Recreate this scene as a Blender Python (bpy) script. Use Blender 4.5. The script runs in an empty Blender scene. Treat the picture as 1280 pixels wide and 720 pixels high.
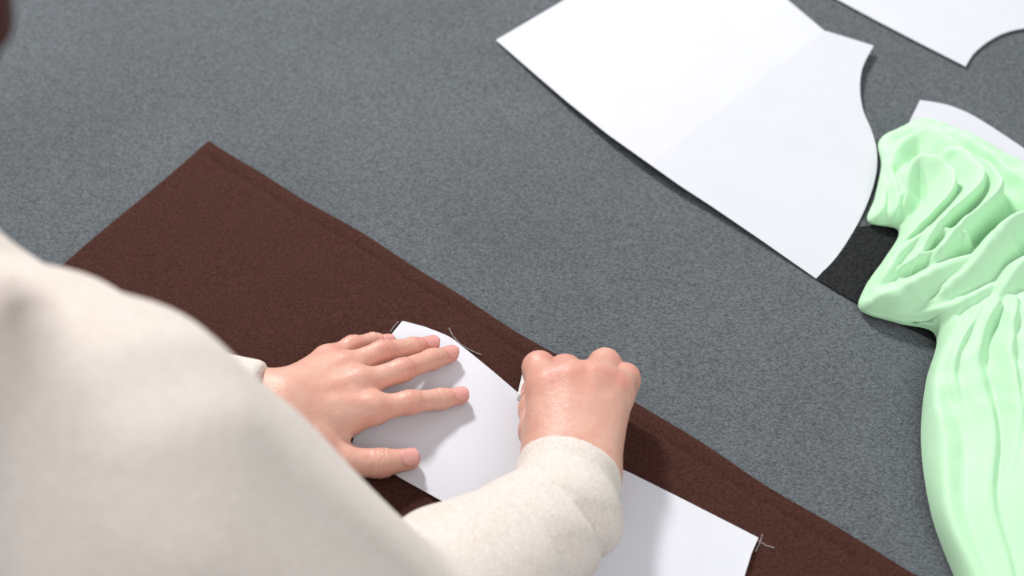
import bpy, bmesh, math, time, numpy as np
from mathutils import Vector, Matrix
from mathutils.geometry import tessellate_polygon
np.random.seed(3)
TZ=0.75
# ------------------------------------------------ camera
th=math.radians(50)
C=np.array([0,-0.80,TZ+0.957]); Fw=np.array([0,math.cos(th),-math.sin(th)]); Up=np.array([0,math.sin(th),math.cos(th)]); Rt=np.array([1.,0,0])
FP=50/36*1280
def ray(px,py): return Fw+Rt*(px-640)/FP+Up*(360-py)/FP
def W(px,py,h=0.0):
    r=ray(px,py); d=(TZ+h-C[2])/r[2]; return C+r*d
def D_(px,py,d): return C+ray(px,py)*d
cam=bpy.data.cameras.new('camera'); co=bpy.data.objects.new('camera',cam); bpy.context.collection.objects.link(co)
co.location=C; co.rotation_euler=(math.radians(40),0,0); cam.lens=50; cam.sensor_width=36; cam.clip_start=0.02
cam.dof.use_dof=True; cam.dof.focus_distance=1.17; cam.dof.aperture_fstop=3.6
bpy.context.scene.camera=co
try: bpy.context.scene.view_settings.view_transform='Standard'
except Exception: pass
nv=np.array([.62,.785,0]); nv/=np.linalg.norm(nv); tv=np.array([nv[1],-nv[0],0])
# ------------------------------------------------ helpers
def link(o,parent=None):
    bpy.context.collection.objects.link(o)
    if parent: o.parent=parent
    return o
def empty(name):
    o=bpy.data.objects.new(name,None); o.empty_display_size=.05; return link(o)
def mesh_obj(name,v,f,mat,parent=None,smooth=True):
    me=bpy.data.meshes.new(name); me.from_pydata([tuple(map(float,a)) for a in v],[],[tuple(int(i) for i in a) for a in f]); me.update()
    if smooth: me.polygons.foreach_set('use_smooth',[True]*len(me.polygons))
    me.materials.append(mat); return link(bpy.data.objects.new(name,me),parent)
def mk(name,col,rough=.8,spec=.3,**k):
    m=bpy.data.materials.new(name); m.use_nodes=True; b=m.node_tree.nodes['Principled BSDF']
    b.inputs['Base Color'].default_value=(*col,1); b.inputs['Roughness'].default_value=rough; b.inputs['Specular IOR Level'].default_value=spec
    for a,v in k.items():
        a=a.replace('_',' ')
        if a in b.inputs: b.inputs[a].default_value=v
    return m,m.node_tree,b
def noise_col(nt,b,c1,c2,scale,detail=3,lo=.35,hi=.65,stretch=(1,1,1),bump=0,bdist=.001,rot=0):
    N=nt.nodes; L=nt.links
    tc=N.new('ShaderNodeTexCoord'); mp=N.new('ShaderNodeMapping'); mp.inputs['Scale'].default_value=stretch; mp.inputs['Rotation'].default_value=(0,0,rot)
    n=N.new('ShaderNodeTexNoise'); n.inputs['Scale'].default_value=scale; n.inputs['Detail'].default_value=detail
    r=N.new('ShaderNodeValToRGB'); r.color_ramp.elements[0].position=lo; r.color_ramp.elements[1].position=hi
    r.color_ramp.elements[0].color=(*c1,1); r.color_ramp.elements[1].color=(*c2,1)
    L.new(tc.outputs['Object'],mp.inputs[0]); L.new(mp.outputs[0],n.inputs['Vector']); L.new(n.outputs[0],r.inputs[0]); L.new(r.outputs[0],b.inputs['Base Color'])
    if bump:
        bu=N.new('ShaderNodeBump'); bu.inputs['Strength'].default_value=bump; bu.inputs['Distance'].default_value=bdist
        L.new(n.outputs[0],bu.inputs['Height']); L.new(bu.outputs[0],b.inputs['Normal'])
    return n,r,tc
# ------------------------------------------------ SDF tools (surface nets)
def smin(a,b,k):
    if k<=0: return np.minimum(a,b)
    h=np.maximum(k-np.abs(a-b),0)/k
    return np.minimum(a,b)-h*h*k*.25
class Field:
    def __init__(s,lo,hi,vox,init=.08):
        s.lo=np.array(lo,float); s.v=vox; n=np.ceil((np.array(hi)-s.lo)/vox).astype(int)+1
        s.ax=[(s.lo[i]+vox*np.arange(n[i])).astype(np.float32) for i in range(3)]
        s.D=np.full(n,init,np.float32)
    def box(s,lo,hi):
        sl=[]
        for i in range(3):
            a=int(np.clip(np.floor((lo[i]-s.lo[i])/s.v),0,len(s.ax[i]))); b=int(np.clip(np.ceil((hi[i]-s.lo[i])/s.v)+1,0,len(s.ax[i])))
            sl.append(slice(a,b))
        sl=tuple(sl)
        return sl,s.ax[0][sl[0]][:,None,None],s.ax[1][sl[1]][None,:,None],s.ax[2][sl[2]][None,None,:]
    def put(s,sl,d,k,sub=False):
        if sub: s.D[sl]=-smin(-s.D[sl],d,k)
        else: s.D[sl]=smin(s.D[sl],d,k)
    def cap(s,a,b,ra,rb,k=.004,sub=False):
        a=np.array(a,float); b=np.array(b,float); m=max(ra,rb)+k+2*s.v
        sl,X,Y,Z=s.box(np.minimum(a,b)-m,np.maximum(a,b)+m)
        ab=b-a; L2=max(ab@ab,1e-12)
        t=np.clip(((X-a[0])*ab[0]+(Y-a[1])*ab[1]+(Z-a[2])*ab[2])/L2,0,1)
        d=np.sqrt((X-a[0]-t*ab[0])**2+(Y-a[1]-t*ab[1])**2+(Z-a[2]-t*ab[2])**2)-(ra+(rb-ra)*t)
        s.put(sl,d,k,sub)
    def chain(s,pts,rs,k=.004):
        for i in range(len(pts)-1): s.cap(pts[i],pts[i+1],rs[i],rs[i+1],k)
    def ell(s,c,R,rad,k=.004,sub=False):
        c=np.array(c,float); rad=np.array(rad,float); m=rad.max()+k+2*s.v
        sl,X,Y,Z=s.box(c-m,c+m); X=X-c[0];Y=Y-c[1];Z=Z-c[2]; q=0; q2=0
        for i in range(3):
            e=(X*R[i][0]+Y*R[i][1]+Z*R[i][2]); q=q+(e/rad[i])**2; q2=q2+(e/rad[i]**2)**2
        k0=np.sqrt(q); k1=np.sqrt(q2)+1e-9
        s.put(sl,k0*(k0-1)/k1,k,sub)
    def cyl(s,a,b,r,rd,k=.004,sub=False):
        a=np.array(a,float); b=np.array(b,float); m=r+k+3*s.v
        sl,X,Y,Z=s.box(np.minimum(a,b)-m,np.maximum(a,b)+m)
        c=(a+b)/2; ax=b-a; H=np.linalg.norm(ax)/2; ax=ax/(2*H)
        h=(X-c[0])*ax[0]+(Y-c[1])*ax[1]+(Z-c[2])*ax[2]
        rr=np.sqrt(np.maximum((X-c[0])**2+(Y-c[1])**2+(Z-c[2])**2-h*h,0))
        dx=rr-r+rd; dy=np.abs(h)-H+rd
        s.put(sl,np.minimum(np.maximum(dx,dy),0)+np.sqrt(np.maximum(dx,0)**2+np.maximum(dy,0)**2)-rd,k,sub)
    def mesh(s):
        D=s.D; ins=D<0; n=D.shape; cs=(n[0]-1,n[1]-1,n[2]-1)
        acc=np.zeros(cs+(3,),np.float32); cnt=np.zeros(cs,np.float32)
        def cell(i,j,k): return tuple(slice(o,o+c) for o,c in zip((i,j,k),cs))
        for axis in range(3):
            for p in range(2):
                for q in range(2):
                    o=[0,0,0]; o[(axis+1)%3]=p; o[(axis+2)%3]=q; e=list(o); e[axis]=1
                    A=D[cell(*o)]; B=D[cell(*e)]; m=(A<0)!=(B<0)
                    t=np.where(m,A/np.where(m,A-B,1),0)
                    acc[...,axis]+=np.where(m,t,0); acc[...,(axis+1)%3]+=m*p; acc[...,(axis+2)%3]+=m*q; cnt+=m
        act=cnt>0; idx=-np.ones(cs,np.int64); idx[act]=np.arange(act.sum())
        ijk=np.argwhere(act); V=(ijk+acc[act]/cnt[act][:,None])*s.v+s.lo
        Fs=[]
        for axis in range(3):
            b=(axis+1)%3; c=(axis+2)%3
            slA=[slice(1,-1)]*3; slB=[slice(1,-1)]*3; slA[axis]=slice(0,-1); slB[axis]=slice(1,None)
            A=ins[tuple(slA)]; B=ins[tuple(slB)]; w=np.argwhere(A!=B)
            if len(w)==0: continue
            flip=~A[tuple(w.T)]
            g=w.copy(); 
            for i in range(3):
                if i!=axis: g[:,i]+=1
            def cid(db,dc):
                h=g.copy(); h[:,b]+=db; h[:,c]+=dc; return idx[tuple(h.T)]
            q=np.stack([cid(-1,-1),cid(0,-1),cid(0,0),cid(-1,0)],1)
            q[flip]=q[flip][:,::-1]; Fs.append(q)
        return V,np.concatenate(Fs)
def fast_obj(name,V,F,mat,parent=None,tint=None,smooth_it=0):
    me=bpy.data.meshes.new(name); me.vertices.add(len(V)); me.vertices.foreach_set('co',V.astype(np.float32).ravel())
    me.loops.add(len(F)*4); me.polygons.add(len(F)); me.loops.foreach_set('vertex_index',F.astype(np.int32).ravel())
    me.polygons.foreach_set('loop_start',np.arange(0,len(F)*4,4,dtype=np.int32)); me.polygons.foreach_set('loop_total',np.full(len(F),4,np.int32))
    me.polygons.foreach_set('use_smooth',np.ones(len(F),bool)); me.update(calc_edges=True); me.validate()
    if tint is not None:
        a=me.attributes.new('tint','FLOAT','POINT'); a.data.foreach_set('value',tint.astype(np.float32))
    me.materials.append(mat); o=link(bpy.data.objects.new(name,me),parent)
    if smooth_it:
        m=o.modifiers.new('smooth','SMOOTH'); m.factor=.5; m.iterations=smooth_it
    return o
# ------------------------------------------------ materials
felt,nt,b=mk('grey_felt',(.08,.09,.1),.97,.15)
n,r,tc=noise_col(nt,b,(.026,.030,.033),(.210,.231,.248),470,3,.27,.74,(1,1.7,1),0,.0005,rot=.67)
n.inputs['Roughness'].default_value=.75
n2=nt.nodes.new('ShaderNodeTexNoise'); n2.inputs['Scale'].default_value=7; n2.inputs['Detail'].default_value=3; nt.links.new(tc.outputs['Object'],n2.inputs['Vector'])
mx=nt.nodes.new('ShaderNodeMix'); mx.data_type='RGBA'; mx.blend_type='MULTIPLY'; mx.inputs[0].default_value=.3
nt.links.new(r.outputs[0],mx.inputs[6]); nt.links.new(n2.outputs[0],mx.inputs[7]); nt.links.new(mx.outputs[2],b.inputs['Base Color'])
brown,nt,b=mk('brown_fleece',(.06,.025,.02),.97,.12)
noise_col(nt,b,(.034,.0130,.0098),(.070,.0270,.0205),450,4,.3,.7,(1,1,1),.15,.0007)
darkm,nt,b=mk('painted_shade',(.012,.012,.013),.95,.1)  # near-black colour standing in for the shade beside the mint cloth
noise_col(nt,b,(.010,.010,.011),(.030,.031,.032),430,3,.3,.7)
paper,nt,b=mk('white_paper',(.78,.79,.84),.75,.2)
noise_col(nt,b,(.585,.592,.635),(.60,.607,.65),30,2,.3,.7)
paper2,nt,b=mk('thin_pattern_paper',(.78,.79,.84),.7,.2)
noise_col(nt,b,(.62,.625,.67),(.65,.655,.70),14,3,.3,.7,bump=.25,bdist=.002)
green,nt,b=mk('mint_satin',(.46,.86,.48),.6,.25,Sheen_Weight=.15)
noise_col(nt,b,(.46,.74,.475),(.50,.78,.515),900,2,.3,.7,bump=.04,bdist=.0003)
cream,nt,b=mk('cream_sweatshirt',(.70,.63,.56),.97,.1,Sheen_Weight=.1)
noise_col(nt,b,(.58,.515,.465),(.75,.68,.625),480,4,.3,.7,bump=.4,bdist=.0009)
skin,nt,b=mk('skin',(.7,.4,.3),.45,.4,Subsurface_Weight=.15,Subsurface_Scale=.005)
b.inputs['Subsurface Radius'].default_value=(1,.35,.2)
at=nt.nodes.new('ShaderNodeAttribute'); at.attribute_name='tint'
rp=nt.nodes.new('ShaderNodeValToRGB'); e=rp.color_ramp.elements; e[0].color=(.64,.37,.285,1); e[1].color=(.56,.175,.14,1)
tcn=nt.nodes.new('ShaderNodeTexCoord'); nz=nt.nodes.new('ShaderNodeTexNoise'); nz.inputs['Scale'].default_value=70; nz.inputs['Detail'].default_value=5
nt.links.new(tcn.outputs['Object'],nz.inputs['Vector'])
ma=nt.nodes.new('ShaderNodeMath'); ma.operation='MULTIPLY_ADD'; ma.inputs[1].default_value=.9; nt.links.new(nz.outputs[0],ma.inputs[0])
mb=nt.nodes.new('ShaderNodeMath'); mb.operation='SUBTRACT'; mb.inputs[1].default_value=.35
nt.links.new(at.outputs['Fac'],ma.inputs[2]); nt.links.new(ma.outputs[0],mb.inputs[0]); nt.links.new(mb.outputs[0],rp.inputs[0]); nt.links.new(rp.outputs[0],b.inputs['Base Color'])
vo=nt.nodes.new('ShaderNodeTexVoronoi'); vo.inputs['Scale'].default_value=600; nt.links.new(tcn.outputs['Object'],vo.inputs['Vector'])
bu=nt.nodes.new('ShaderNodeBump'); bu.inputs['Strength'].default_value=.3; bu.inputs['Distance'].default_value=.0006; nt.links.new(vo.outputs[0],bu.inputs['Height'])
nz2=nt.nodes.new('ShaderNodeTexNoise'); nz2.inputs['Scale'].default_value=170; nz2.inputs['Detail'].default_value=3; nt.links.new(tcn.outputs['Object'],nz2.inputs['Vector'])
bu2=nt.nodes.new('ShaderNodeBump'); bu2.inputs['Strength'].default_value=.35; bu2.inputs['Distance'].default_value=.001; nt.links.new(nz2.outputs[0],bu2.inputs['Height']); nt.links.new(bu.outputs[0],bu2.inputs['Normal']); nt.links.new(bu2.outputs[0],b.inputs['Normal'])
nail,_,_=mk('fingernail',(.66,.32,.28),.25)
hairm,nt,b=mk('auburn_hair',(.05,.012,.01),.45)
noise_col(nt,b,(.03,.006,.006),(.08,.02,.016),60,3,.3,.7,(1,1,.1),.5,.003)
wood,nt,b=mk('table_wood',(.5,.38,.26),.5); noise_col(nt,b,(.42,.3,.2),(.55,.42,.3),8,4,.3,.7,(1,12,1))
floorm,nt,b=mk('floor_vinyl',(.4,.38,.36),.5); noise_col(nt,b,(.36,.34,.32),(.44,.42,.4),4,4,.3,.7)
wallm,nt,b=mk('wall_paint',(.75,.75,.74),.9); noise_col(nt,b,(.73,.73,.72),(.77,.77,.76),3,2,.3,.7)
denim,nt,b=mk('navy_trousers',(.03,.035,.05),.9); noise_col(nt,b,(.02,.025,.04),(.04,.045,.065),300,2,.3,.7)
shoem,nt,b=mk('shoe_leather',(.03,.03,.03),.4); noise_col(nt,b,(.02,.02,.02),(.04,.04,.04),80,2,.3,.7)
chalkm,nt,b=mk('chalk',(.8,.8,.78),.9); noise_col(nt,b,(.75,.75,.73),(.85,.85,.83),200,2,.3,.7)
markm,nt,b=mk('chalk_line',(.3,.26,.25),.95,.1); noise_col(nt,b,(.12,.09,.08),(.36,.33,.31),1200,2,.35,.6)
eyem,_,_=mk('eye_white',(.8,.8,.8),.2); irism,_,_=mk('iris',(.06,.03,.015),.2); lipm,_,_=mk('lips',(.55,.17,.15),.4)
# ------------------------------------------------ room
def boxm(name,c,half,rz,mat,parent=None,bev=.002):
    bm=bmesh.new(); bmesh.ops.create_cube(bm,size=2)
    for v in bm.verts: v.co=Vector((v.co.x*half[0],v.co.y*half[1],v.co.z*half[2]))
    if bev: bmesh.ops.bevel(bm,geom=bm.edges[:],offset=bev,segments=2,affect='EDGES')
    me=bpy.data.meshes.new(name); bm.to_mesh(me); bm.free(); me.materials.append(mat)
    o=link(bpy.data.objects.new(name,me),parent); o.location=c; o.rotation_euler=(0,0,rz); return o
boxm('floor',(0,0,-.02),(4,4,.02),0,floorm,None,0)
boxm('wall_back',(0,4.05,1.4),(4,.05,1.4),0,wallm,None,0)
rz=math.atan2(tv[1],tv[0])
ncen=.32; tab_c=nv*ncen; HL=1.25; HN=.68
tb=empty('work_table'); 
boxm('tabletop',(tab_c[0],tab_c[1],TZ-.021),(HL,HN,.018),rz,wood,tb)
for i,(a,bb) in enumerate([(1,1),(1,-1),(-1,1),(-1,-1)]):
    p=tab_c+tv*a*(HL-.06)+nv*bb*(HN-.06); boxm(f'leg_{i+1}',(p[0],p[1],(TZ-.039)/2),(.03,.03,(TZ-.039)/2),rz,wood,tb,.003)
for i,(a,bb) in enumerate([(0,1),(0,-1)]):
    p=tab_c+nv*bb*(HN-.06); boxm(f'apron_{i+1}',(p[0],p[1],TZ-.06),(HL-.09,.01,.021),rz,wood,tb,.002)
def felt_cloth():
    v=[];f=[]; hl=HL+.006; hn=HN+.006
    prof=[(0.0,0.0),(.004,-.001),(.006,-.005),(.006,-.06)]
    rings=[]; N=60
    for off,dz in prof:
        ring=[]
        a=hl-.006+off; b2=hn-.006+off
        cs=[(-a,-b2),(a,-b2),(a,b2),(-a,b2)]
        for s in range(4):
            p=np.array(cs[s]); q=np.array(cs[(s+1)%4])
            for i in range(N):
                w=p+(q-p)*i/N; rip=0 if dz>-.05 else .006*math.sin(i*.7+s)
                nn=[(0,-1),(1,0),(0,1),(-1,0)][s]
                pos=tab_c+tv*(w[0]+nn[0]*(rip+.006*(dz<-.05)))+nv*(w[1]+nn[1]*(rip+.006*(dz<-.05)))
                ring.append(len(v)); v.append((pos[0],pos[1],TZ+dz))
        rings.append(ring)
    f.append(rings[0])
    for a,b2 in zip(rings,rings[1:]):
        M=len(a)
        for i in range(M): f.append((a[i],b2[i],b2[(i+1)%M],a[(i+1)%M]))
    mesh_obj('felt_table_cover',v,f,felt,None,False)
felt_cloth()
# ------------------------------------------------ brown fabric
A=W(262,177)[:2]; Bp=W(85,328)[:2]; Cp=W(1140,718)[:2]
dT=(Cp-A)/np.linalg.norm(Cp-A); dS=(Bp-A)/np.linalg.norm(Bp-A)
def wob(x,y,s): return math.sin(x*s+1.3*math.sin(y*s*.7))*math.cos(y*s*.9+.8*math.sin(x*s*.6))
def brown_fab():
    S=.315; T=.79; sv=[0,.0006,.0015,.003,.005,.008]+list(np.linspace(.0105,.03,14))+list(np.linspace(.034,S-.004,50))+[S-.002,S]
    tt=[0,.0006,.0015,.003,.005,.008]+list(np.linspace(.012,T,240)); v=[];f=[]
    for t in tt:
        for s in sv:
            e=min(s,t); edge=.0048*(1-(1-min(e/.005,1))**2)**.5
            h=edge+ .0003*wob(s,t,30)
            for cc,wd,am in ((.0175+.001*math.sin(t*17),.0028,-.0009),(.011,.004,.0006)):
                h+=am*math.exp(-((s-cc)/wd)**2)*(1 if t>.01 else 0)
            h+=.0008*wob(s,t,55)*min(e/.01,1)
            wx=.0012*math.sin(t*22)+.0007*math.sin(t*51+1); wx2=.001*math.sin(s*30)
            p=A+dT*(t+wx2)+dS*(s+wx)
            v.append((p[0],p[1],TZ+max(h,0)+.0002))
    n=len(sv)
    for i in range(len(tt)-1):
        for j in range(n-1): f.append((i*n+j,i*n+j+1,(i+1)*n+j+1,(i+1)*n+j))
    mesh_obj('brown_fleece_fabric',v,[q[::-1] for q in f],brown)
brown_fab()
# ------------------------------------------------ papers
def sheet(name,facets,mat=paper,thick=.0005,parent=None):
    V=[];cache={};Fc=[]
    for fc in facets:
        ids=[]
        for (x,y,h) in fc:
            key=(x,y)
            if key not in cache: cache[key]=len(V); V.append(W(x,y,h))
            ids.append(cache[key])
        tri=tessellate_polygon([[Vector((V[i][0],V[i][1],0)) for i in ids]])
        for t in tri:
            a,b2,c=[ids[k] for k in t]
            z=(V[b2][0]-V[a][0])*(V[c][1]-V[a][1])-(V[b2][1]-V[a][1])*(V[c][0]-V[a][0])
            Fc.append((a,b2,c) if z>0 else (a,c,b2))
    o=mesh_obj(name,V,Fc,mat,parent,False); s=o.modifiers.new('thick','SOLIDIFY'); s.thickness=thick; s.offset=-1
    return o
def smooth_arc(pts,n=30):
    P=np.array(pts,float); out=[]; m=len(P)
    for i in range(m-1):
        p0=P[max(i-1,0)];p1=P[i];p2=P[i+1];p3=P[min(i+2,m-1)]
        for t in (0,.25,.5,.75):
            q=.5*((2*p1)+(-p0+p2)*t+(2*p0-5*p1+4*p2-p3)*t*t+(-p0+3*p1-3*p2+p3)*t**3); out.append((round(float(q[0]),2),round(float(q[1]),2)))
    out.append(tuple(pts[-1])); return out
cr1=(1030,38); cr2=(812,205)
def hplane(x,y,hc,slope):
    p=W(x,y)[:2]; a=W(*cr1)[:2]; b2=W(*cr2)[:2]; d=(b2-a)/np.linalg.norm(b2-a); q=p-a
    return hc-abs(d[0]*q[1]-d[1]*q[0])*slope
up=[(1030,38),(985,0),(930,-45),(800,-62),(705,0),(620,50),(660,85),(710,128),(760,168),(812,205)]
lowc=[(812,205),(850,232),(890,258),(950,299)]+smooth_arc([(1020,348),(1045,322),(1068,287),(1085,252),(1095,218),(1096,188),(1089,162),(1079,138),(1075,112),(1078,85),(1092,57)])+[(1060,47),(1030,38)]
sheet('paper_sewing_pattern',[[(x,y,hplane(x,y,.0105,.033)) for x,y in up],[(x,y,hplane(x,y,.0105,.043)) for x,y in lowc]])
p2=[(1048,0),(1100,28),(1150,54)]+smooth_arc([(1207,83),(1218,66),(1238,50),(1262,39),(1300,32)])+[(1340,-20),(1200,-80),(1000,-25)]
sheet('paper_sewing_pattern',[[(x,y,.003) for x,y in p2]])
p3=smooth_arc([(1150,125),(1180,130),(1210,141),(1245,162),(1290,192)])+[(1350,250),(1300,330),(1190,300),(1110,265),(1118,190)]
sheet('paper_sewing_pattern',[[(x,y,.003) for x,y in p3]])
ua=[(503,401)]+smooth_arc([(530,408),(560,420),(578,433),(615,463),(655,497),(700,533),(745,570),(790,592)])
la=[(870,800),(760,790),(700,725),(640,680),(570,636),(500,597),(440,556),(455,490),(475,435)]
hp=.0078
f1=[(x,y,hp) for x,y in ua]+[(x,y,hp) for x,y in la]
f2=[(790,592,hp),(850,622,hp),(948,672,hp+.001),(940,690,hp+.001),(930,722,hp+.001),(915,790,hp),(870,800,hp)]
sheet('paper_sewing_pattern',[f1,f2],paper2)
sheet('dark_shade_sheet',[[(x,y,.002) for x,y in [(1060,285),(1022,349),(1060,372),(1120,402),(1180,430),(1300,440),(1330,330),(1250,290),(1120,278)]]],darkm,.0015)  # dark sheet laid in place of the shade between pattern and mint cloth
def strokes(name,lst,mat,h,r=.0005):
    cu=bpy.data.curves.new(name,'CURVE'); cu.dimensions='3D'; cu.bevel_depth=r; cu.bevel_resolution=1
    for pts in lst:
        sp=cu.splines.new('POLY'); sp.points.add(len(pts)-1)
        for i,(x,y) in enumerate(pts): sp.points[i].co=(*W(x,y,h),1)
    cu.materials.append(mat); return link(bpy.data.objects.new(name,cu))
strokes('chalk_markings',[[(488,415),(492,409),(498,402)],[(561,410),(566,420),(575,430),(588,438),(602,444)],[(948,676),(958,682),(968,685)],[(953,668),(950,678),(944,690)]],markm,.0052,.0006)
pm,_,_=mk('pencil',(.08,.08,.08),.6)
strokes('pencil_dots',[[(814,66),(815.5,66.5)],[(989,172),(991,172.5)]],pm,.0058,.0007)
# ------------------------------------------------ green cloth
def cat(P,n):
    P=np.array(P,float); out=[]; m=len(P)
    for i in range(m-1):
        p0=P[max(i-1,0)];p1=P[i];p2=P[i+1];p3=P[min(i+2,m-1)]
        for t in np.linspace(0,1,12,endpoint=False):
            out.append(.5*((2*p1)+(-p0+p2)*t+(2*p0-5*p1+4*p2-p3)*t*t+(-p0+3*p1-3*p2+p3)*t**3))
    out.append(P[-1]); out=np.array(out)
    u=np.linspace(0,len(out)-1,n); i0=np.clip(u.astype(int),0,len(out)-2); f=(u-i0)[:,None]
    return out[i0]*(1-f)+out[i0+1]*f
def green_cloth():
    K=[(1146,152,1168,155),(1120,164,1215,172),(1098,178,1262,196),(1102,208,1320,228),
       (1093,247,1370,262),(1084,277,1400,300),(1122,289,1425,330),(1105,325,1440,360),(1080,361,1455,400),
       (1075,388,1470,430),(1120,404,1480,460),(1168,421,1490,490),(1157,480,1505,545),(1150,560,1520,600),(1163,640,1540,680),(1195,730,1560,750),(1210,780,1570,800)]
    nvv=330; nu=240
    L=cat([(k[0],k[1]) for k in K],nvv); R=cat([(k[2],k[3]) for k in K],nvv)
    us=np.linspace(0,1,nu)**1.2
    base=.0055
    P=np.zeros((nvv,nu,3))
    for j in range(nvv):
        a=W(L[j][0],L[j][1],base); b=W(R[j][0],R[j][1],base)
        P[j]=a+(b-a)*us[:,None]
    bd=np.concatenate([P[:,0],P[::2,-1],P[0,::3],P[-1,::3]])[:,:2]
    X=P[...,0].ravel(); Y=P[...,1].ravel(); dist=np.full(X.shape,9.)
    for q in bd: dist=np.minimum(dist,(X-q[0])**2+(Y-q[1])**2)
    dist=np.sqrt(dist)
    Xw=X+.0022*np.sin(Y*55+1.1*np.sin(X*40)); Yw=Y+.0022*np.sin(X*62+1.3*np.sin(Y*37))
    hmax=np.zeros_like(X); 
    RG=[
     # long hanging part : broad soft folds
     ([(1192,408,.034),(1172,460,.028),(1170,540,.026),(1184,640,.026),(1212,740,.024),(1230,800,.022)],.024,.014),
     ([(1220,398,.040),(1203,445,.034),(1200,500,.028),(1212,570,.022),(1222,640,.016)],.008,.014),
     ([(1242,390,.046),(1230,440,.038),(1232,510,.034),(1240,600,.031),(1252,700,.028),(1270,800,.026)],.010,.018),
     ([(1266,382,.05),(1270,440,.045),(1272,520,.040),(1268,600,.032),(1262,660,.024)],.008,.014),
     ([(1288,376,.052),(1300,450,.047),(1304,560,.044),(1306,660,.038),(1322,800,.03)],.012,.022),
     ([(1310,370,.05),(1345,450,.044),(1365,560,.040),(1385,680,.036),(1400,800,.03)],.018,.024),
     ([(1340,360,.05),(1400,450,.044),(1430,560,.036),(1450,680,.03),(1480,800,.02)],.03,.02),
     # left lobe
     ([(1240,330,.052),(1195,335,.046),(1150,345,.037),(1112,362,.027),(1087,380,.016)],.013,.010),
     ([(1218,300,.054),(1172,296,.044),(1135,312,.033),(1108,340,.025),(1090,364,.016)],.010,.008),
     ([(1240,368,.044),(1205,380,.038),(1165,388,.029),(1130,392,.021),(1095,390,.013)],.011,.011),
     ([(1215,400,.03),(1190,409,.024),(1168,412,.017)],.010,.009),
     ([(1195,318,.045),(1160,322,.038),(1132,330,.031)],.004,.004),
     # twist
     ([(1112,210,.016),(1126,186,.022),(1152,171,.028),(1182,174,.036),(1208,196,.044),(1220,226,.053),(1207,258,.057),(1182,290,.051),(1160,318,.039)],.007,.014),
     ([(1128,242,.024),(1138,214,.030),(1158,201,.038),(1178,212,.045),(1185,238,.048),(1170,268,.045),(1145,292,.034),(1128,312,.022)],.006,.012),
     ([(1158,162,.016),(1195,167,.026),(1235,188,.036),(1262,214,.044),(1300,245,.05),(1360,290,.05)],.009,.014),
     ([(1196,198,.040),(1226,206,.050),(1243,232,.058),(1238,262,.062),(1214,290,.058),(1188,318,.048)],.008,.010),
     ([(1330,255,.060),(1295,262,.066),(1265,285,.068),(1240,315,.063),(1215,342,.052),(1180,362,.036)],.014,.009),
     ([(1360,300,.055),(1315,305,.064),(1280,325,.062),(1258,352,.055),(1240,382,.044)],.012,.010),
     ([(1380,350,.05),(1330,350,.058),(1295,370,.052),(1274,400,.044),(1262,450,.038)],.012,.012),
     # tail
     ([(1101,186,.012),(1107,208,.018),(1104,238,.019),(1092,270,.012)],.006,.009),
     ([(1114,204,.017),(1120,236,.022),(1112,272,.014)],.006,.007),
    ]
    for pts,wl,wr in RG:
        Q=cat(pts,40); Wp=np.array([W(q[0],q[1],q[2]) for q in Q])
        best=np.full(X.shape,1e9); bh=np.zeros_like(X); bs=np.zeros_like(X)
        for a,b in zip(Wp[:-1],Wp[1:]):
            d=b-a; l2=d[0]**2+d[1]**2+1e-12; t=np.clip(((Xw-a[0])*d[0]+(Yw-a[1])*d[1])/l2,0,1)
            ex=Xw-a[0]-t*d[0]; ey=Yw-a[1]-t*d[1]; dd=ex*ex+ey*ey; m=dd<best
            best[m]=dd[m]; bh[m]=(a[2]+t*d[2]-TZ)[m]; bs[m]=(d[0]*ey-d[1]*ex)[m]
        w=np.where(bs>0,wl,wr); x=np.sqrt(best)/w
        prof=np.exp(-.62*(np.sqrt(x*x+.22)-.469))
        h=bh*prof; k=.0035
        hmax=np.maximum(h,hmax)+np.maximum(k-np.abs(h-hmax),0)**2/(4*k)
    rim=(1-(1-np.minimum(dist/.012,1))**2)**.5
    z=np.maximum(hmax,.010)*rim
    warp=np.sin(X*60+Y*45+2*np.sin(Y*30)); top=1/(1+np.exp(-(Y+.16)/.02))
    z+=rim*(.0010*np.sin(X*210+Y*90+3*warp)*np.sin(Y*70+X*40)+.0008*np.sin(Y*240-X*120+2.5*np.sin(X*70)))*(.12+.88*top)
    P[...,2]=(TZ+base+z).reshape(nvv,nu)
    Zz=P[...,2]-TZ
    P[...,0]-=.10*Zz*np.sin(P[...,1]*48+1); P[...,1]-=.12*Zz*np.cos(P[...,0]*40)
    V=P.reshape(-1,3)
    J,I=np.meshgrid(np.arange(nvv-1),np.arange(nu-1),indexing='ij'); a=(J*nu+I).ravel()
    F=np.stack([a,a+nu,a+nu+1,a+1],1)
    fast_obj('mint_green_satin_fabric',V,F,green,None,None,3)
green_cloth()
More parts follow.
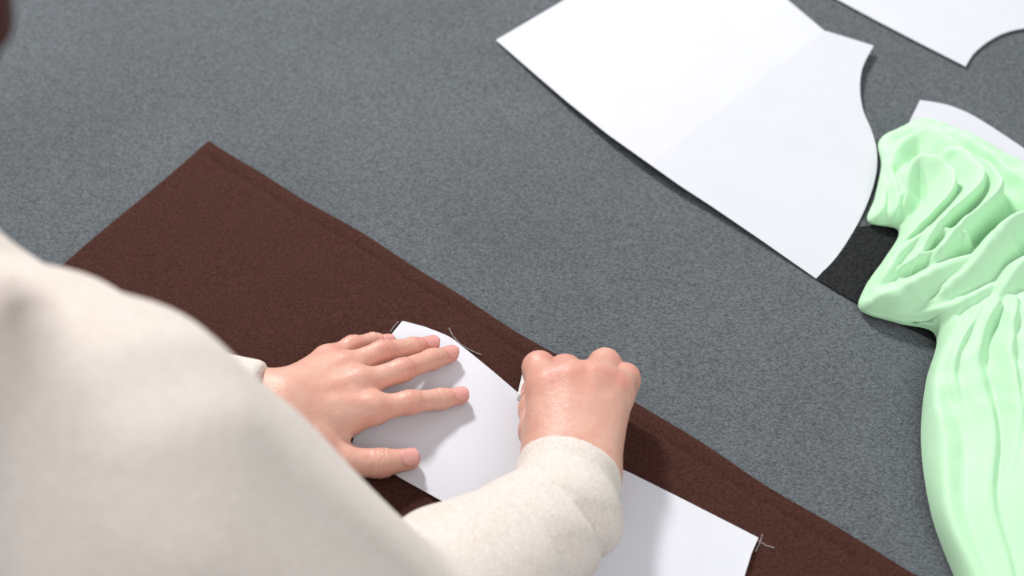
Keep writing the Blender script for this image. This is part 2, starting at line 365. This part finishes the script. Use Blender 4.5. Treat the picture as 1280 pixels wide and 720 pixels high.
# ------------------------------------------------ person
per=empty('seamstress')
def U(v): v=np.array(v,float); return v/np.linalg.norm(v)
def nail_patch(name,tip,prev,r,up,L=.0125,parent=per,back=.003):
    d=U(tip-prev); up=U(up-d*(np.dot(up,d))); side=np.cross(d,up); c=tip+d*(r*.25-back)
    v=[];f=[];nu,nvv=12,10
    for i in range(nu+1):
        u=-1+2*i/nu; wv=max(1-abs(u)**3.2,0.02)**.5
        for j in range(nvv+1):
            a=(-1+2*j/nvv)*.86*wv
            rr=r*1.03 - .0012*max(u,0)**2*.6
            v.append(c+d*u*L/2+side*math.sin(a)*rr+up*math.cos(a)*(rr))
    for i in range(nu):
        for j in range(nvv):
            k=i*(nvv+1)+j; f.append((k,k+1,k+nvv+2,k+nvv+1))
    o=mesh_obj(name,v,f,nail,parent); s=o.modifiers.new('s','SOLIDIFY'); s.thickness=.0008; s.offset=0
def hand(name,fingers,palm,lo,hi,reds,vox=.0011,extra=None):
    P=Field(lo,hi,vox,.03)
    for a,b2,ra,rb,k in palm: P.cap(a,b2,ra,rb,k)
    if extra: extra(P)
    tot=P.D.copy()
    for (pts,rs,kk) in fingers:
        Fg=Field(lo,hi,vox,.03); Fg.chain(pts,rs,.003)
        if len(pts)>3:
            for j in (1,2): Fg.ell(pts[j],np.eye(3),(rs[j]*1.07,)*3,.004)
        for j in range(1,len(pts)-1):
            ax=U(pts[j+1]-pts[j-1]); c=pts[j]; m=.014
            sl,X,Y,Z=Fg.box(c-m,c+m)
            h=(X-c[0])*ax[0]+(Y-c[1])*ax[1]+(Z-c[2])*ax[2]
            rr=np.sqrt((X-c[0])**2+(Y-c[1])**2+(Z-c[2])**2)
            for off in (-.0030,0,.0030):
                Fg.D[sl]+=(.0009*np.exp(-((h-off)/.0009)**2)*(rr<.0135)).astype(np.float32)
        tot=np.minimum(tot,smin(P.D,Fg.D,kk))
    P.D=tot
    V,Q=P.mesh(); t=np.zeros(len(V))
    for c,r,a in reds: t+=a*np.exp(-(((V-c)**2).sum(1))/r**2)
    fast_obj(name,V,Q,skin,per,np.clip(t,0,1),1)
# left hand
LW=W(352,520,.047); 
mi=W(466,512,.034); mm=W(450,480,.038); mr=W(430,459,.036); mp=W(408,449,.031)
fi=[mi,W(512,503,.030),W(550,499,.019),W(576,495,.0155)]
fm=[mm,W(502,463,.034),W(540,449,.022),W(563,443,.0155)]
fr=[mr,W(478,439,.032),W(516,434,.020),W(540,430,.0155)]
fpk=[mp,W(440,432,.026),W(466,427,.018),W(487,427,.0145)]
tb0=W(388,560,.035); tb1=W(430,578,.025); tb2=W(475,579,.021); tb3=W(512,574,.0175)
fingersL=[(fi,[.0105,.0092,.0082,.0070],.007),(fm,[.0105,.0092,.0082,.0070],.007),(fr,[.010,.0088,.0077,.0067],.007),(fpk,[.009,.0078,.0070,.0060],.007),
 ([tb0,tb1,tb2,tb3],[.015,.0125,.0108,.0086],.012)]
wa=LW+np.array([0,.012,0]); wb=LW+np.array([-.004,-.014,0]); wf=W(300,500,.05)
palmL=[(wa,wf+np.array([0,.01,0]),.021,.023,.01),(wb,wf+np.array([0,-.012,0]),.021,.023,.01),
 (wb,mi,.019,.0125,.016),(LW,mm,.019,.0125,.016),(wa,mr,.019,.0125,.016),(wa,mp,.018,.0115,.016),
 (tb0,mi+np.array([-.022,-.008,-.008]),.013,.010,.014),(wb,tb0,.017,.015,.014),(wb+np.array([.02,0,-.012]),mr+np.array([-.01,-.01,-.012]),.015,.012,.014)]
reds=[(p,.011,.5) for p in (fi[1],fm[1],fr[1],fpk[1],tb2)]+[(p,.011,.7) for p in (fi[3],fm[3],fr[3],fpk[3],tb3)]+[(p,.014,.35) for p in (mi,mm,mr,mp)]+[(p,.009,.3) for p in (fi[2],fm[2],fr[2])]
def tend(P):
    for m in (mi,mm,mr):
        P.cap(LW+(m-LW)*.4+np.array([0,0,.0130]),m+np.array([0,0,.0094]),.0035,.0032,.006)
    P.ell(mi+np.array([0,0,.005]),np.eye(3),(.010,.010,.010),.006); P.ell(mm+np.array([0,0,.005]),np.eye(3),(.010,.010,.010),.006)
hand('hand_left',fingersL,palmL,(-.27,-.21,TZ+.002),(.0,.06,TZ+.09),reds,extra=tend)
zu=np.array([0,-.25,1.])
nail_patch('nail_l1',fi[3],fi[2],.0074,zu); nail_patch('nail_l2',fm[3],fm[2],.0074,zu); nail_patch('nail_l3',fr[3],fr[2],.0071,zu); nail_patch('nail_l4',fpk[3],fpk[2],.0064,zu,.0095)
nail_patch('nail_l5',tb3,tb2,.0092,np.array([.0,-.35,1.]),.0145)
# right hand
RW=W(712,598,.052)
ri=W(683,486,.062); rm=W(712,478,.066); rr_=W(744,478,.064); rp_=W(770,490,.056)
def curl(m,p,dx=0,dd=.022):
    d=p+np.array([dx,-.006,-dd]); t=d+np.array([dx*.6,-.018,-.008]); t[2]=max(t[2],TZ+.015); return [m,p,d,t]
Ri=curl(ri,W(674,460,.049),-.002); Rm=curl(rm,W(706,463,.048),-.004); Rr=curl(rr_,W(756,455,.047),-.006); Rp=curl(rp_,W(782,472,.043),-.006,.018)
T0=W(682,575,.045); T1=W(669,540,.035); T2=W(666,512,.024); T3=W(666,492,.018)
fingersR=[(Ri,[.0135,.0124,.009,.0075],.011),(Rm,[.0130,.0118,.0088,.0075],.011),(Rr,[.0130,.0118,.0086,.0072],.011),(Rp,[.0120,.0106,.0078,.0068],.011),
 ([T0,T1,T2,T3],[.015,.012,.0108,.009],.010)]
ra=RW+np.array([-.014,0,0]); rb=RW+np.array([.014,0,0]); rback=W(690,660,.06)
palmR=[(ra,rback+np.array([-.012,0,0]),.021,.024,.01),(rb,rback+np.array([.012,0,0]),.021,.024,.01),
 (ra,ri,.021,.0150,.018),(RW,rm,.021,.0150,.018),(RW,rr_,.021,.0150,.018),(rb,rp_,.020,.0140,.018),
 (Ri[1]+np.array([.004,-.010,-.006]),Rm[1]+np.array([0,-.010,-.004]),.0105,.0105,.010),(Rm[1]+np.array([0,-.010,-.004]),Rr[1]+np.array([0,-.010,-.006]),.0105,.011,.010),(Rr[1]+np.array([0,-.008,-.006]),Rp[1]+np.array([-.002,-.006,-.004]),.010,.009,.008),
 (RW+np.array([0,.03,-.015]),W(715,510,.04),.02,.018,.014),(T0,ri+np.array([0,-.02,-.015]),.014,.011,.014)]
redsR=[(p,.014,.55) for p in (Ri[1],Rm[1],Rr[1],Rp[1])]+[(p+np.array([0,0,.01]),.013,.4) for p in (ri,rm,rr_,rp_)]+[(T2,.012,.35),(T3,.01,.5)]
def tendR(P):
    for m in (ri,rm,rr_,rp_):
        P.cap(RW+(m-RW)*.45+np.array([0,-.002,.0140]),m+np.array([0,-.002,.0116]),.003,.003,.007)
hand('hand_right',fingersR,palmR,(-.02,-.29,TZ-.002),(.16,-.02,TZ+.115),redsR,extra=tendR)
nail_patch('nail_r1',T3,T2,.0094,np.array([-.8,0,.6]),.0145)
def chalk():
    c=W(656,484,.0105); bm=bmesh.new(); pts=[]
    for a in range(3):
        an=math.radians(90+120*a+20); 
        for da in (-12,0,12): pts.append((math.cos(an+math.radians(da))*.016,math.sin(an+math.radians(da))*.016))
    top=[bm.verts.new((x*.85,y*.85,.0022)) for x,y in pts]; bot=[bm.verts.new((x,y,-.0018)) for x,y in pts]
    bm.faces.new(top); bm.faces.new(bot[::-1])
    for i in range(9): bm.faces.new((bot[i],bot[(i+1)%9],top[(i+1)%9],top[i]))
    me=bpy.data.meshes.new('tailors_chalk'); bm.to_mesh(me); bm.free(); me.materials.append(chalkm)
    o=link(bpy.data.objects.new('tailors_chalk',me)); o.location=c+np.array([.006,.0,0])
chalk()
# sweatshirt
nb=U([.40,.917,0]); tbv=np.array([nb[1],-nb[0],0])
SR=D_(140,598,.72); SL=SR-tbv*.335; mid=(SR+SL)/2
pel=mid-nb*.27; pel[2]=.64; ER=D_(500,810,.94)
c1=W(714,584,.056); c0=W(694,650,.060); 
EL=np.array([-.46,-.11,.82]); lw1=W(330,510,.05); 
neck=mid+nb*.02+np.array([0,0,.02])
def sweater():
    F=Field((-.85,-.85,.50),(.14,.06,1.28),.0034,.12)
    for s in (-1,1):
        F.cap(mid+tbv*s*.07+np.array([0,0,-.05]),pel+tbv*s*.055,.10,.115,.05)
        sh=SR if s>0 else SL
        F.cap(sh-tbv*s*.02,mid+tbv*s*.04,.080,.080,.05)
        F.cap(sh-tbv*s*.03,neck+np.array([0,0,-.01]),.055,.05,.04)
    F.cap(SR,ER,.086,.063,.03)
    pm_=(ER+c0)/2; F.cap(ER,pm_,.063,.060,.02); F.cap(pm_,c0,.060,.046,.02)
    F.cap(SL,EL,.082,.06,.03); F.cap(EL,lw1+(EL-lw1)*.25,.056,.042,.02)
    sl,X,Y,Z=F.box((-9,-9,0),(9,9,9))
    rip=.0030*np.sin(X*38+Y*21+Z*30+1.5*np.sin(Z*17+X*9))+.0022*np.sin(X*70-Y*60+2*np.sin(Y*22+Z*15))*np.sin(Z*25+X*20)
    F.D+=rip.astype(np.float32)
    ax=U(c1-c0)
    sl,X,Y,Z=F.box(c0-.14,c0+.10)
    h=(X-c0[0])*ax[0]+(Y-c0[1])*ax[1]+(Z-c0[2])*ax[2]
    q=(X-c0[0])*.8-(Y-c0[1])*.3
    ph=h*150+q*42+1.4*np.sin(q*50+.5)
    fold=np.abs(np.sin(ph*.5))**.6
    F.D[sl]+=((.006-.0095*fold)*np.exp(-((h+.025)/.036)**2)*(.55+.45*np.sin(q*34+h*18+1.2))).astype(np.float32)
    F.cyl(c0+ax*.012,c1,.0400,.006,.0012)
    F.cyl(c1-ax*.018,c1+ax*.03,.0325,.004,.004,True)
    axl=U(lw1-EL); F.cyl(lw1-axl*.055,lw1-axl*.005,.036,.006,.005)
    F.cyl(neck+np.array([0,0,-.01]),neck+nb*.015+np.array([0,0,.05]),.066,.01,.02)
    F.cyl(neck+nb*.01+np.array([0,0,.03]),neck+nb*.02+np.array([0,0,.08]),.056,.004,.004,True)
    F.cyl(pel+np.array([0,0,-.02])-U(mid-pel)*.06,pel+U(mid-pel)*.0,.155,.012,.02)
    V,Q=F.mesh(); fast_obj('sweatshirt',V,Q,cream,per,None,1)
sweater()
def legs():
    F=Field((-.95,-.95,.02),(.15,.15,.82),.009,.1)
    F2=Field((-.7,-.7,-.005),(.15,.15,.2),.006,.1)
    for s in (-1,1):
        hip=pel+tbv*s*.085+np.array([0,0,-.04]); kn=hip+nb*.40+tbv*s*.03; kn[2]=.585; an=kn-nb*.05; an[2]=.09
        F.cap(pel+np.array([0,0,-.03]),hip,.12,.10,.03); F.cap(hip,kn,.092,.064,.03); F.cap(kn,an,.062,.045,.02)
        F2.cap(an+np.array([0,0,-.055]),an+nb*.14+np.array([0,0,-.058]),.032,.03,.02); F2.cap(an,an+np.array([0,0,-.04]),.03,.036,.02)
    _,X,Y,Z=F2.box((-9,-9,-9),(9,9,9)); F2.D=np.maximum(F2.D,.001-Z)
    V,Q=F.mesh(); fast_obj('trousers',V,Q,denim,per,None,3)
    V,Q=F2.mesh(); fast_obj('shoes',V,Q,shoem,per,None,2)
legs()
HC=mid+nb*.085+tbv*.004+np.array([0,0,.250])
def head():
    g=U(np.array([-.02,-.05,TZ+.25])-HC); sd=U(np.cross(g,[0,0,1])); upv=np.cross(sd,g)
    M=np.array([sd,g,upv])
    L=lambda x,y,z: HC+sd*x+g*y+upv*z
    F=Field(HC-.17-np.array([0,0,.1]),HC+.17,.0025,.06)
    F.ell(L(0,-.008,.025),M,(.074,.092,.085),.02); F.ell(L(0,.028,-.045),M,(.054,.058,.062),.03); F.ell(L(0,.06,-.085),M,(.022,.022,.018),.025)
    F.cap(L(0,.086,.012),L(0,.104,-.022),.008,.011,.012); F.ell(L(0,.104,-.024),M,(.015,.011,.009),.006)
    for s in (-1,1):
        F.ell(L(s*.031,.088,.012),M,(.017,.010,.013),.008,True); F.ell(L(s*.04,.065,-.02),M,(.022,.02,.018),.02)
        F.ell(L(s*.078,-.005,-.005),M,(.008,.018,.030),.006); F.cap(L(s*.018,.092,.032),L(s*.046,.08,.034),.006,.004,.01)
    F.cap(L(-.018,.088,-.052),L(.018,.088,-.052),.007,.007,.008)
    F.cap(HC-upv*.04-g*.02,neck-np.array([0,0,.01]),.052,.054,.03)
    V,Q=F.mesh(); fast_obj('head',V,Q,skin,per,np.exp(-((V-L(0,.1,-.02))**2).sum(1)/.03**2)*.4,2)
    H=Field(HC-.24,HC+.2,.004,.06)
    H.ell(L(0,-.022,.038),M,(.090,.100,.090),.01); H.ell(L(0,-.055,-.03),M,(.080,.065,.085),.02)
    H.ell(L(0,.085,-.035),M,(.058,.085,.095),.01,True)
    for s in (-1,1):
        H.chain([L(s*.070,.03,.06),L(s*.086,.045,0),L(s*.084,.045,-.05)],[.02,.022,.014],.012)
        H.chain([L(s*.080,-.03,0),L(s*.080,-.02,-.07)],[.03,.022],.02)
    _,X,Y,Z=H.box((-9,-9,-9),(9,9,9)); H.D+=(.0012*np.sin(X*400+Y*90)).astype(np.float32)
    V,Q=H.mesh(); fast_obj('hair',V,Q,hairm,per,None,1)
    # lips
    V=[];Fc=[]
    for i in range(13):
        u=-1+i/6; wv=.0045*(1-u*u)**.5+.0004
        for j in range(5):
            w_=-1+j/2; V.append(L(u*.022,.0965-.004*u*u+.0012*(1-w_*w_),-.052+wv*w_))
    for i in range(12):
        for j in range(4): k=i*5+j; Fc.append((k,k+1,k+6,k+5))
    mesh_obj('lips',V,Fc,lipm,per)
    for s in (-1,1):
        for nm,c,r,mt in (('eye',L(s*.031,.078,.012),.0125,eyem),('iris',L(s*.031,.085,.010),.0062,irism)):
            bm=bmesh.new(); bmesh.ops.create_uvsphere(bm,u_segments=20,v_segments=12,radius=r); me=bpy.data.meshes.new(nm); bm.to_mesh(me); bm.free(); me.materials.append(mt)
            o=link(bpy.data.objects.new(nm,me),per); o.location=c
head()
st=empty('stool')
def cylm(name,c,r,h,mat,parent,r2=None,bev=.006):
    bm=bmesh.new(); bmesh.ops.create_cone(bm,cap_ends=True,segments=40,radius1=r,radius2=r2 or r,depth=h)
    bmesh.ops.bevel(bm,geom=[e for e in bm.edges if len(e.link_faces)==2 and e.calc_face_angle()>1],offset=bev,segments=3,affect='EDGES')
    me=bpy.data.meshes.new(name); bm.to_mesh(me); bm.free(); me.materials.append(mat); o=link(bpy.data.objects.new(name,me),parent); o.location=c; return o
cylm('seat',(pel[0],pel[1],.465),.18,.04,wood,st)
for i in range(4):
    a=math.pi/4+i*math.pi/2; cylm(f'leg_{i+1}',(pel[0]+.12*math.cos(a),pel[1]+.12*math.sin(a),.225),.014,.448,wood,st,.018,.002)
# ------------------------------------------------ light
def area(name,loc,target,size,power,col=(1,1,1)):
    l=bpy.data.lights.new(name,'AREA'); l.shape='SQUARE'; l.size=size; l.energy=power; l.color=col
    o=link(bpy.data.objects.new(name,l)); o.location=loc; o.rotation_euler=(Vector(target)-Vector(loc)).to_track_quat('-Z','Y').to_euler()
area('softbox_key',(-.75,1.9,2.5),(0,0,.75),.34,84,(1,.985,.97))
area('softbox_fill',(1.0,-1.7,2.8),(0,-.1,.9),1.6,30,(1,.99,.98))
w=bpy.data.worlds.new('world'); bpy.context.scene.world=w; w.use_nodes=True
w.node_tree.nodes['Background'].inputs[0].default_value=(.95,.97,1,1); w.node_tree.nodes['Background'].inputs[1].default_value=.56
